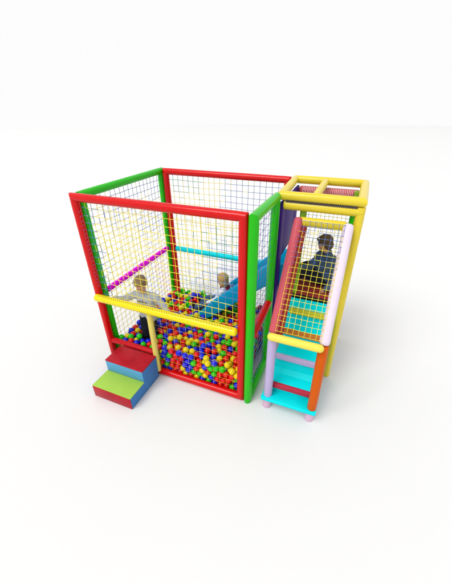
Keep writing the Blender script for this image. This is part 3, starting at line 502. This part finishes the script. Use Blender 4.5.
    350,1558,122, 1732,930,48, 970,1217,48, 745,1428,48, 621,1576,264, 1706,850,48, 976,583,189, 1333,1632,198, 1706,338,196, 756,1564,198, 1746,1426,125, 1420,1487,48,
    939,554,48, 601,904,122, 1426,371,48, 439,1027,271, 166,843,123, 1111,513,190, 436,317,48, 1015,1210,121, 1551,1156,119, 297,1120,275, 223,1248,264, 574,1123,120,
    1078,1173,195, 851,773,124, 1076,1558,123, 240,1104,48, 732,387,48, 1500,455,197, 1187,857,48, 1203,370,192, 1237,593,190, 167,1106,123, 440,1482,48, 1776,838,122,
    1766,576,48, 745,905,110, 178,1632,48, 884,1270,183, 987,248,48, 167,1098,275, 560,240,48, 308,220,252, 405,1404,48, 1646,1226,193, 1728,982,116, 1648,914,48,
    536,1549,123, 1729,1564,254, 461,660,187, 1660,1094,181, 1522,1076,127, 1289,1632,272, 600,166,197, 609,1259,181, 1020,218,120, 93,979,122, 819,275,193, 479,198,121,
    355,1488,48, 213,1347,117, 93,1383,48, 217,1487,123, 1117,365,192, 998,796,193, 745,1306,259, 93,253,48, 1831,902,254, 224,737,201, 1844,1053,180, 595,1057,48,
    1449,773,119, 1410,316,132, 678,433,112, 1575,1632,245, 1257,1193,48, 1157,441,191, 1694,1163,48, 1370,241,120, 1198,166,197, 563,389,48, 1103,1210,122, 995,857,267,
    654,763,116, 1622,1496,183, 1465,668,244, 1579,760,48, 1231,1075,48, 1643,1285,256, 315,975,48, 705,695,123, 1391,908,201, 1339,1489,199, 273,1368,178, 457,1336,48,
    1187,1003,48, 269,443,127, 1807,1486,118, 1026,461,260, 1691,1325,48, 496,643,48, 761,294,253, 1828,1632,195, 1623,1376,48, 977,630,48, 1028,459,119, 1277,669,190,
    1794,930,113, 176,1560,123, 534,811,199, 583,1380,48, 491,1233,180, 166,1276,122, 1647,528,122, 537,909,48, 1526,429,120, 790,1489,222, 1481,1355,115, 1028,409,48,
    1381,444,48, 1486,352,118, 1596,1482,264, 1837,232,122, 1205,1198,115, 242,1054,276, 663,1412,48, 1761,490,48, 1596,1229,123, 1788,1252,120, 1780,161,107, 163,199,190,
    1610,227,201, 1745,1632,48, 248,743,48, 735,1221,115, 1062,686,262, 715,1271,48, 882,634,48, 621,1632,191, 666,481,194, 1022,609,260, 1113,463,120, 995,944,193,
    1103,708,48, 392,1632,122, 1658,835,118, 1351,1338,199, 1534,1364,48, 1848,1424,261, 677,1210,179, 1398,1063,249, 991,1632,48, 585,1016,251, 899,1264,48, 344,764,241,
    1777,679,196, 242,1190,48, 1460,380,197, 1570,1549,48, 1444,841,193, 719,1286,180, 1112,411,48, 1489,849,121, 1816,571,119, 899,431,196, 1592,1216,258, 242,837,188,
    1405,647,48, 1771,1126,48, 1829,732,48, 1517,726,96, 581,931,267, 93,1326,118, 1663,1619,48, 880,1059,191, 549,1248,112, 166,1241,200, 634,1137,180, 93,377,273,
    1100,855,48, 477,241,48, 1649,1296,117, 315,513,261, 1542,1215,189, 845,849,48, 1241,167,123, 579,1431,241, 746,513,194, 929,852,48, 168,548,197, 530,826,48,
    602,757,192, 1838,359,48, 1408,601,194, 1694,475,167, 1019,1287,48, 1325,314,121, 1758,1478,48, 793,444,48, 1199,467,120, 1267,1130,263, 1186,814,191, 1854,871,111,
    1323,596,189, 370,1509,190, 1762,448,123, 470,1048,48, 241,1063,124, 1506,1493,48, 598,776,48, 306,1558,48, 1047,299,128, 899,780,195, 1621,1441,117, 1436,1347,189,
    1191,665,190, 1309,1504,282, 167,1148,48, 302,1247,183, 761,692,194, 1748,1552,124, 802,843,123, 1206,1261,190, 806,776,48, 166,1234,48, 1220,1359,271, 297,1204,260,
    848,778,264, 1582,440,183, 1838,527,48, 1537,1420,259, 157,1340,182, 1570,1442,48, 1197,517,190, 765,1097,238, 1169,1339,48, 1061,1358,48, 1832,843,189, 657,822,200,
    1327,167,122, 319,1059,48, 1207,1484,122, 1422,231,48, 1837,454,203, 1058,733,192, 436,1632,260, 1539,1481,200, 695,747,191, 1306,1265,201, 751,1557,48, 1312,1059,247,
    1679,1495,247, 1170,1339,197, 1027,323,48, 225,189,128, 1188,712,48, 1339,1341,48, 1420,511,48, 1187,914,121, 240,934,48, 579,1120,243, 164,759,144, 714,706,265,
    524,1632,48, 1242,311,142, 442,706,48, 1635,1008,200, 1791,986,178, 93,1235,123, 1410,551,125, 1295,1415,48, 901,555,282, 1797,875,48, 1245,394,121, 315,727,101,
    1828,1632,48, 1019,658,189, 670,1201,48, 775,1040,174, 1102,1062,121, 167,1013,275, 276,662,48, 1737,1051,48, 1689,540,48, 902,286,210, 1398,932,48, 1844,613,48,
    1430,1491,200, 1848,726,191, 336,842,201, 953,869,193, 1586,1350,251, 1058,1283,125, 1167,1481,198, 934,604,117, 772,347,186, 1216,1410,199, 177,1485,48, 1328,448,197,
    660,1411,261, 526,1487,48, 464,1348,185, 1188,1147,48, 548,689,187, 438,1632,48, 694,610,124, 789,980,112, 1381,1272,48, 1147,687,119, 391,244,48, 801,1555,125,
]
raw = [(ball_mm[i]/1000, ball_mm[i+1]/1000, ball_mm[i+2]/1000) for i in range(0, len(ball_mm), 3)]
BR = .0435
cols = []
rg = random.Random(11)
for i in range(len(raw)): cols.append(rg.choices(['red', 'yellow', 'blue', 'green'], [.31, .26, .26, .17])[0])
bme = {}
for k in BALL:
    bb = MB(); bb.ball((0, 0, 0), BR, 3); o = bb.build('toy_ball', BALL[k], auto=False); bme[k] = o.data; bpy.data.objects.remove(o)
for i in range(300):
    x, y, z = raw[i]; k = cols[i]
    o = bpy.data.objects.new('toy_ball', bme[k]); C.objects.link(o); o.location = (x, y, z)
    o.rotation_euler = (rg.random()*6, rg.random()*6, rg.random()*6)
    if y < .17 and x > .8: w = 'pressed against the lower front net'
    elif x < .8 and y < .75: w = 'lying round the standing child by the entrance'
    elif x > 1.0 and y > .93: w = 'lying around the slide'
    elif y > 1.1: w = 'heaped at the back left of the pit'
    else: w = 'lying on top in the middle of the pit'
    tag(o, k+' plastic ball '+w, 'ball', k+' balls '+w)
bb = MB()
ks = list(BALL)
for i in range(300, len(raw)): bb.ball(raw[i], BR, 2, ks.index(cols[i]))
o = bb.build('ball_filling', [BALL[k] for k in ks], auto=False)
tag(o, 'mixed red, yellow, blue and green balls filling the pit', 'balls'); o['kind'] = 'stuff'

# ------------------------------------------------------------ people
def capsule(bm, a, b, ra, rb, n=16, flat=None):
    """tapered limb as a closed convex-ish mesh, later fused"""
    a, b = Vector(a), Vector(b); d = (b-a); L = d.length; d = d/L if L > 1e-6 else Vector((0, 0, 1))
    u = d.orthogonal().normalized(); w = d.cross(u); rings = []
    for k in range(5): q = math.pi/2*(k+.35)/5; rings.append((a-d*ra*math.cos(q), ra*math.sin(q)))
    rings.append((a, ra)); rings.append((b, rb))
    for k in range(5): q = math.pi/2*(k+.35)/5; rings.append((b+d*rb*math.sin(q*.93), rb*math.cos(q*.93)))
    vs = [[bm.verts.new(c+(u*math.cos(2*math.pi*j/n)+w*math.sin(2*math.pi*j/n))*r) for j in range(n)] for c, r in rings]
    for i in range(len(vs)-1):
        for j in range(n): bm.faces.new([vs[i][j], vs[i][(j+1) % n], vs[i+1][(j+1) % n], vs[i+1][j]])
    bm.faces.new(vs[0][::-1]); bm.faces.new(vs[-1])
def ellip(bm, c, r, Rt=None):
    vs, fs = ICO[3]; c = Vector(c)
    nv = [bm.verts.new(c+((Rt @ Vector((v[0]*r[0], v[1]*r[1], v[2]*r[2]))) if Rt else Vector((v[0]*r[0], v[1]*r[1], v[2]*r[2])))) for v in vs]
    for f in fs: bm.faces.new([nv[i] for i in f])
def fuse(name, fn, m, parent, vox=.008, smooth=4, wrinkle=0, disp=None):
    bm = bmesh.new(); fn(bm); me = bpy.data.meshes.new('tmp'); bm.to_mesh(me); bm.free()
    t = bpy.data.objects.new('tmp', me); C.objects.link(t)
    md = t.modifiers.new('r', 'REMESH'); md.mode = 'VOXEL'; md.voxel_size = vox
    ms = t.modifiers.new('s', 'SMOOTH'); ms.iterations = smooth; ms.factor = .5
    dg = bpy.context.evaluated_depsgraph_get(); dg.update()
    e = bpy.data.meshes.new_from_object(t.evaluated_get(dg)); bpy.data.objects.remove(t)
    root = parent
    while root.parent: root = root.parent
    nrm = [v.normal.copy() for v in e.vertices]; flat = []
    for v, n_ in zip([v.co.copy() for v in e.vertices], nrm):
        q = v
        if wrinkle: q = v + n_*(noise.noise(Vector((v.x*16, v.y*16, v.z*34)))*wrinkle+noise.noise(v*60)*wrinkle*.35)
        if disp: q = disp(q, n_)
        flat += list(q-root.location)
    e.vertices.foreach_set('co', flat); e.update()
    e.name = name; e.materials.clear(); e.materials.append(m)
    for p in e.polygons: p.use_smooth = True
    o = bpy.data.objects.new(name, e); C.objects.link(o); o.parent = parent
    return o
def hand(bm, w, d, up_, s=1.0, curl=.5, side=1):
    """palm and five bent fingers from wrist w along d; up_ = back of hand"""
    w, d, up_ = Vector(w), Vector(d).normalized(), Vector(up_); up_ = (up_-d*up_.dot(d)).normalized(); x = d.cross(up_)*side
    L = .075*s
    for k in (-1, -.33, .33, 1): capsule(bm, w+x*k*.012*s, w+d*L*.62+x*k*.02*s, .011*s, .009*s, 8)
    for k, l in ((-1, .75), (-.33, .95), (.33, 1), (1, .85)):
        a = w+d*L*.65+x*k*.022*s; b_ = a+(d*math.cos(curl*.5)-up_*math.sin(curl*.5)+x*k*.12)*.024*l*s; c_ = b_+(d*math.cos(curl*1.4)-up_*math.sin(curl*1.4))*.02*l*s
        capsule(bm, a, b_, .0068*s, .006*s, 8); capsule(bm, b_, c_, .006*s, .005*s, 8)
    a = w+d*L*.2-x*.018*s; b_ = a+(d*.6-x*.8-up_*.2)*.024*s; c_ = b_+(d*.9-x*.25-up_*.3)*.02*s
    capsule(bm, a, b_, .0085*s, .007*s, 8); capsule(bm, b_, c_, .007*s, .0055*s, 8)
def head_parts(per, hc, face, upv, s, hair_m, hair='short', neck=None):
    """hc head centre, face = facing direction; returns add-function for body, builds hair, eyes, lips"""
    f = Vector(face).normalized(); u = Vector(upv).normalized(); u = (u-f*u.dot(f)).normalized(); r = f.cross(u)
    Rt = Matrix((r, f, u)).transposed(); hc = Vector(hc)
    def P(x, y, z): return hc+Rt @ Vector((x*s, y*s, z*s))
    def body(bm):
        ellip(bm, P(0, -.012, .022), (.072*s, .086*s, .080*s), Rt)          # skull
        ellip(bm, P(0, .018, -.035), (.056*s, .058*s, .062*s), Rt)           # jaw and cheeks
        for k in (-1, 1): ellip(bm, P(k*.032, .048, -.030), (.024*s, .022*s, .024*s), Rt)
        ellip(bm, P(0, .062, -.072), (.018*s, .016*s, .014*s), Rt)           # chin
        ellip(bm, P(0, .086, -.018), (.0105*s, .015*s, .011*s), Rt); capsule(bm, P(0, .074, .008), P(0, .084, -.014), .006*s, .008*s, 8)
        for k in (-1, 1):
            ellip(bm, P(k*.076, -.008, -.010), (.008*s, .017*s, .024*s), Rt)
            capsule(bm, P(k*.014, .073, .018), P(k*.042, .062, .018), .006*s, .005*s, 8)
    e = MB(); d = MB()
    for k in (-1, 1):
        c = P(k*.029, .066, .002); e.ball(c, .0098*s, 2); d.ball(c+f*.0042*s, .0068*s, 2)
    l = MB()
    for k in range(-4, 5):
        l.ball(P(k*.0048, .0745-abs(k)*.0016, -.049+abs(k)*.0004), .0052*s, 1)
    def hb(bm):
        if hair == 'short':
            ellip(bm, P(0, -.022, .034), (.080*s, .090*s, .078*s), Rt); ellip(bm, P(0, .030, .070), (.060*s, .040*s, .030*s), Rt)
            ellip(bm, P(0, -.055, -.02), (.062*s, .045*s, .055*s), Rt)
        else:
            ellip(bm, P(0, -.024, .032), (.084*s, .092*s, .082*s), Rt); ellip(bm, P(0, .020, .068), (.052*s, .045*s, .034*s), Rt)
            ellip(bm, P(0, -.052, -.035), (.062*s, .045*s, .080*s), Rt)
            for k in (-1, 1): ellip(bm, P(k*.060, -.026, -.030), (.022*s, .040*s, .058*s), Rt)
    def dsp(co, n):
        q = Rt.inverted() @ (co-hc)
        return co+n*(noise.noise(Vector((q.x*110, q.y*110, q.z*26)))*.006+noise.noise(Vector((q.x*240, q.y*240, q.z*60)))*.003)*s
    hr = fuse('hair', hb, hair_m, per, vox=.0045, smooth=3, disp=dsp)
    return body, e, d, l
def finish_head(per, bodyobj, e, d, l):
    eo = e.build('eyes', EYEW, bodyobj); d.build('iris', EYED, eo); l.build('lips', LIP, bodyobj)

def limb(bm, pts, rs):
    for i in range(len(pts)-1): capsule(bm, pts[i], pts[i+1], rs[i], rs[i+1])

# standing child behind the yellow bar
def child_standing():
    per = empty('person', (.45, .31, 0), 'standing fair haired child in grey shirt and black trousers behind yellow bar', 'person')
    s = 1.02
    hc = Vector((.465, .285, 1.215)); neck = Vector((.475, .315, 1.075)); chest = Vector((.49, .33, .96)); waist = Vector((.475, .325, .74)); hip = Vector((.46, .32, .64))
    Rs, Ls = Vector((.335, .30, 1.03)), Vector((.635, .335, 1.03))      # shoulders to picture left and right
    Re, Rw = Vector((.235, .20, .99)), Vector((.165, .09, 1.045))
    Le, Lw = Vector((.77, .33, .90)), Vector((.865, .27, .83))
    kA, aA = Vector((.40, .30, .37)), Vector((.395, .32, .10)); kB, aB = Vector((.525, .30, .37)), Vector((.52, .33, .10))
    hA, hB = Vector((.41, .32, .62)), Vector((.515, .325, .62))
    face = (.35, -.80, -.42)
    hf, e, d, l = head_parts(per, hc, face, (0.05, -.2, 1), 1.08, BLOND)
    def body(bm):
        hf(bm); capsule(bm, neck-Vector((0, 0, .04)), hc-Vector((0, -.02, .05)), .036, .036)
        capsule(bm, chest, waist, .065, .06); capsule(bm, Rs, Ls, .035, .035); capsule(bm, waist, hip, .06, .055)
        limb(bm, [Rs, Re, Rw], [.03, .023, .019]); limb(bm, [Ls, Le, Lw], [.03, .023, .019])
        hand(bm, Rw, (Rw-Re), (0, 0, 1), .95, 1.2, 1); hand(bm, Lw, (Lw-Le), (.3, -.3, 1), .95, .5, -1)
        limb(bm, [hA, kA, aA], [.045, .034, .026]); limb(bm, [hB, kB, aB], [.045, .034, .026])
        for q in (aA, aB): capsule(bm, q+Vector((0, .02, -.05)), q+Vector((.0, -.10, -.055)), .03, .026)
    bo = fuse('body', body, SKIN, per, vox=.0045, smooth=2); finish_head(per, bo, e, d, l)
    def shirt(bm):
        for k in (-1, 1): capsule(bm, chest+Vector((k*.055, 0, .02)), waist+Vector((k*.04, 0, -.06)), .095, .088)
        capsule(bm, Rs+Vector((.03, 0, 0)), Ls-Vector((.03, 0, 0)), .058, .058); capsule(bm, neck-Vector((0, 0, .045)), neck-Vector((0, 0, .012)), .06, .048)
        limb(bm, [Rs, Re, Rw-(Rw-Re)*.12], [.056, .044, .034]); limb(bm, [Ls, Le, Lw-(Lw-Le)*.12], [.056, .044, .034])
    sh = fuse('shirt', shirt, GREYSH, per, vox=.006, wrinkle=.009)
    b = MB(); rg2 = random.Random(4)                                      # small dark lettering across the chest
    for i in range(9):
        x = .405+i*.0185; zc = .985-.004*abs(i-4); yy = .222+.0006*(i-4)**2+.004
        for k in range(3):
            a_ = (x+rg2.uniform(-.006, .006), yy, zc+rg2.uniform(-.012, .012)); c_ = (x+rg2.uniform(-.006, .006), yy, zc+rg2.uniform(-.012, .012))
            if (Vector(a_)-Vector(c_)).length > .004: b.pole(a_, c_, .0045, n=6)
    b.build('lettering', PRINT, sh)
    def pants(bm):
        capsule(bm, hip+Vector((-.03, 0, .04)), hip+Vector((.03, 0, .04)), .088, .088); 
        limb(bm, [hA, kA, aA], [.078, .062, .052]); limb(bm, [hB, kB, aB], [.078, .062, .052])
    fuse('trousers', pants, BLACKP, per, vox=.006, wrinkle=.008)
child_standing()

def child_slide():
    per = empty('person', (1.2, 1.25, 0), 'long haired blond child in white top sitting on the blue slide', 'person')
    hc = Vector((1.225, 1.24, .955)); neck = Vector((1.265, 1.25, .85)); chest = Vector((1.27, 1.25, .76)); hip = Vector((1.215, 1.25, .545))
    A = Vector((0, .115, 0))
    Rs, Ls = chest+A*.95+Vector((0, 0, .05)), chest-A*.95+Vector((0, 0, .05))
    Re, Rw = Vector((1.13, 1.40, .66)), Vector((.99, 1.34, .56)); Le, Lw = Vector((1.16, 1.11, .64)), Vector((1.00, 1.13, .545))
    hA, hB = hip+Vector((0, .06, 0)), hip-Vector((0, .06, 0))
    kA, aA = Vector((.97, 1.33, .52)), Vector((.80, 1.34, .40)); kB, aB = Vector((.97, 1.16, .50)), Vector((.79, 1.15, .40))
    hf, e, d, l = head_parts(per, hc, (-.85, .35, -.25), (0, 0, 1), 1.0, LBLOND, 'long')
    def body(bm):
        hf(bm); capsule(bm, chest+Vector((0, 0, .05)), hc-Vector((-.01, 0, .05)), .034, .034)
        capsule(bm, chest, hip, .058, .055); capsule(bm, Rs, Ls, .03, .03)
        limb(bm, [Rs, Re, Rw], [.036, .027, .019]); limb(bm, [Ls, Le, Lw], [.036, .027, .019])
        hand(bm, Rw, Rw-Re, (0, 0, 1), .9, .6, 1); hand(bm, Lw, Lw-Le, (0, 0, 1), .9, .6, -1)
        limb(bm, [hA, kA, aA], [.055, .042, .03]); limb(bm, [hB, kB, aB], [.055, .042, .03])
        for q in (aA, aB): capsule(bm, q+Vector((0, 0, -.0)), q+Vector((-.07, 0, .06)), .028, .024)
    bo = fuse('body', body, SKIN, per, vox=.0045, smooth=2); finish_head(per, bo, e, d, l)
    def top(bm):
        for k in (-1, 1): capsule(bm, chest+Vector((0, k*.05, .0)), hip+Vector((0, k*.04, .03)), .088, .092)
        capsule(bm, Rs, Ls, .052, .052)
        limb(bm, [Rs, Re, Rw-(Rw-Re)*.15], [.052, .042, .032]); limb(bm, [Ls, Le, Lw-(Lw-Le)*.15], [.052, .042, .032])
    fuse('shirt', top, WHITESH, per, vox=.006, wrinkle=.009)
    def scarf(bm):
        for i in range(16):
            t0, t1 = 2*math.pi*i/16, 2*math.pi*(i+1)/16
            capsule(bm, neck+Vector((math.cos(t0)*.055, math.sin(t0)*.065, -.02)), neck+Vector((math.cos(t1)*.055, math.sin(t1)*.065, -.02)), .026, .026, 8)
        capsule(bm, neck+Vector((.06, -.05, -.03)), neck+Vector((.085, -.05, -.12)), .03, .018, 8)
    fuse('scarf', scarf, MAROON, per, vox=.005, wrinkle=.006)
    def jeans(bm):
        capsule(bm, hip+Vector((0, -.03, -.0)), hip+Vector((0, .03, 0)), .088, .088)
        limb(bm, [hA, kA, aA], [.072, .056, .045]); limb(bm, [hB, kB, aB], [.072, .056, .045])
    fuse('jeans', jeans, JEAN, per, vox=.006, wrinkle=.007)
    def shoes(bm):
        for q in (aA, aB): capsule(bm, q+Vector((-.01, 0, -.01)), q+Vector((-.075, 0, .065)), .036, .030)
    fuse('shoes', shoes, BLK, per, vox=.005)
child_slide()

def child_top():
    per = empty('person', (2.68, 1.2, 0), 'brown haired child in denim jacket sitting on the tower platform behind net', 'person')
    hc = Vector((2.64, 1.18, 1.775)); chest = Vector((2.72, 1.20, 1.52)); hip = Vector((2.70, 1.2, 1.30))
    A = Vector((.10, -.085, 0))
    Rs, Ls = chest-A+Vector((-.01, 0, .06)), chest+A+Vector((0, 0, .06))
    Re, Rw = Vector((2.50, 1.20, 1.42)), Vector((2.36, 1.16, 1.40)); Le, Lw = Vector((2.83, 1.03, 1.38)), Vector((2.745, .975, 1.25))
    hA, hB = hip+Vector((-.02, .06, 0)), hip+Vector((0, -.06, 0))
    kA, aA = Vector((2.47, 1.36, 1.38)), Vector((2.27, 1.36, 1.29)); kB, aB = Vector((2.45, 1.14, 1.36)), Vector((2.24, 1.14, 1.27))
    hf, e, d, l = head_parts(per, hc, (-.72, .50, -.40), (-.1, 0, 1), 1.06, BROWN)
    def body(bm):
        hf(bm); capsule(bm, chest+Vector((-.02, 0, .08)), hc-Vector((-.02, 0, .05)), .036, .036)
        capsule(bm, chest, hip, .06, .055); capsule(bm, Rs, Ls, .038, .038)
        limb(bm, [Rs, Re, Rw], [.03, .023, .019]); limb(bm, [Ls, Le, Lw], [.03, .023, .019])
        hand(bm, Rw, Rw-Re, (0, 0, 1), .95, .8, 1); hand(bm, Lw, Lw-Le, (.6, -.5, .2), .95, .5, -1)
        limb(bm, [hA, kA, aA], [.045, .034, .026]); limb(bm, [hB, kB, aB], [.045, .034, .026])
        for q in (aA, aB): capsule(bm, q, q+Vector((-.06, 0, .05)), .03, .026)
    bo = fuse('body', body, SKIN, per, vox=.0045, smooth=2); finish_head(per, bo, e, d, l)
    def jacket(bm):
        for k in (-1, 1): capsule(bm, chest+A*k*.55, hip+A*k*.4+Vector((0, 0, .03)), .098, .098)
        capsule(bm, Rs, Ls, .06, .06); capsule(bm, chest+Vector((-.02, 0, .10)), chest+Vector((-.03, 0, .135)), .062, .055)
        limb(bm, [Rs, Re, Rw-(Rw-Re)*.12], [.06, .048, .038]); limb(bm, [Ls, Le, Lw-(Lw-Le)*.12], [.06, .048, .038])
    fuse('jacket', jacket, DENIM, per, vox=.006, wrinkle=.011)
    def jeans(bm):
        capsule(bm, hip+Vector((0, -.035, 0)), hip+Vector((0, .035, 0)), .088, .088)
        limb(bm, [hA, kA, aA], [.078, .06, .048]); limb(bm, [hB, kB, aB], [.078, .06, .048])
    fuse('trousers', jeans, DJEAN, per, vox=.006, wrinkle=.007)
    def shoes(bm):
        for q in (aA, aB): capsule(bm, q+Vector((-.0, 0, -.015)), q+Vector((-.06, 0, .055)), .034, .030)
    fuse('shoes', shoes, BLK, per, vox=.005)
child_top()
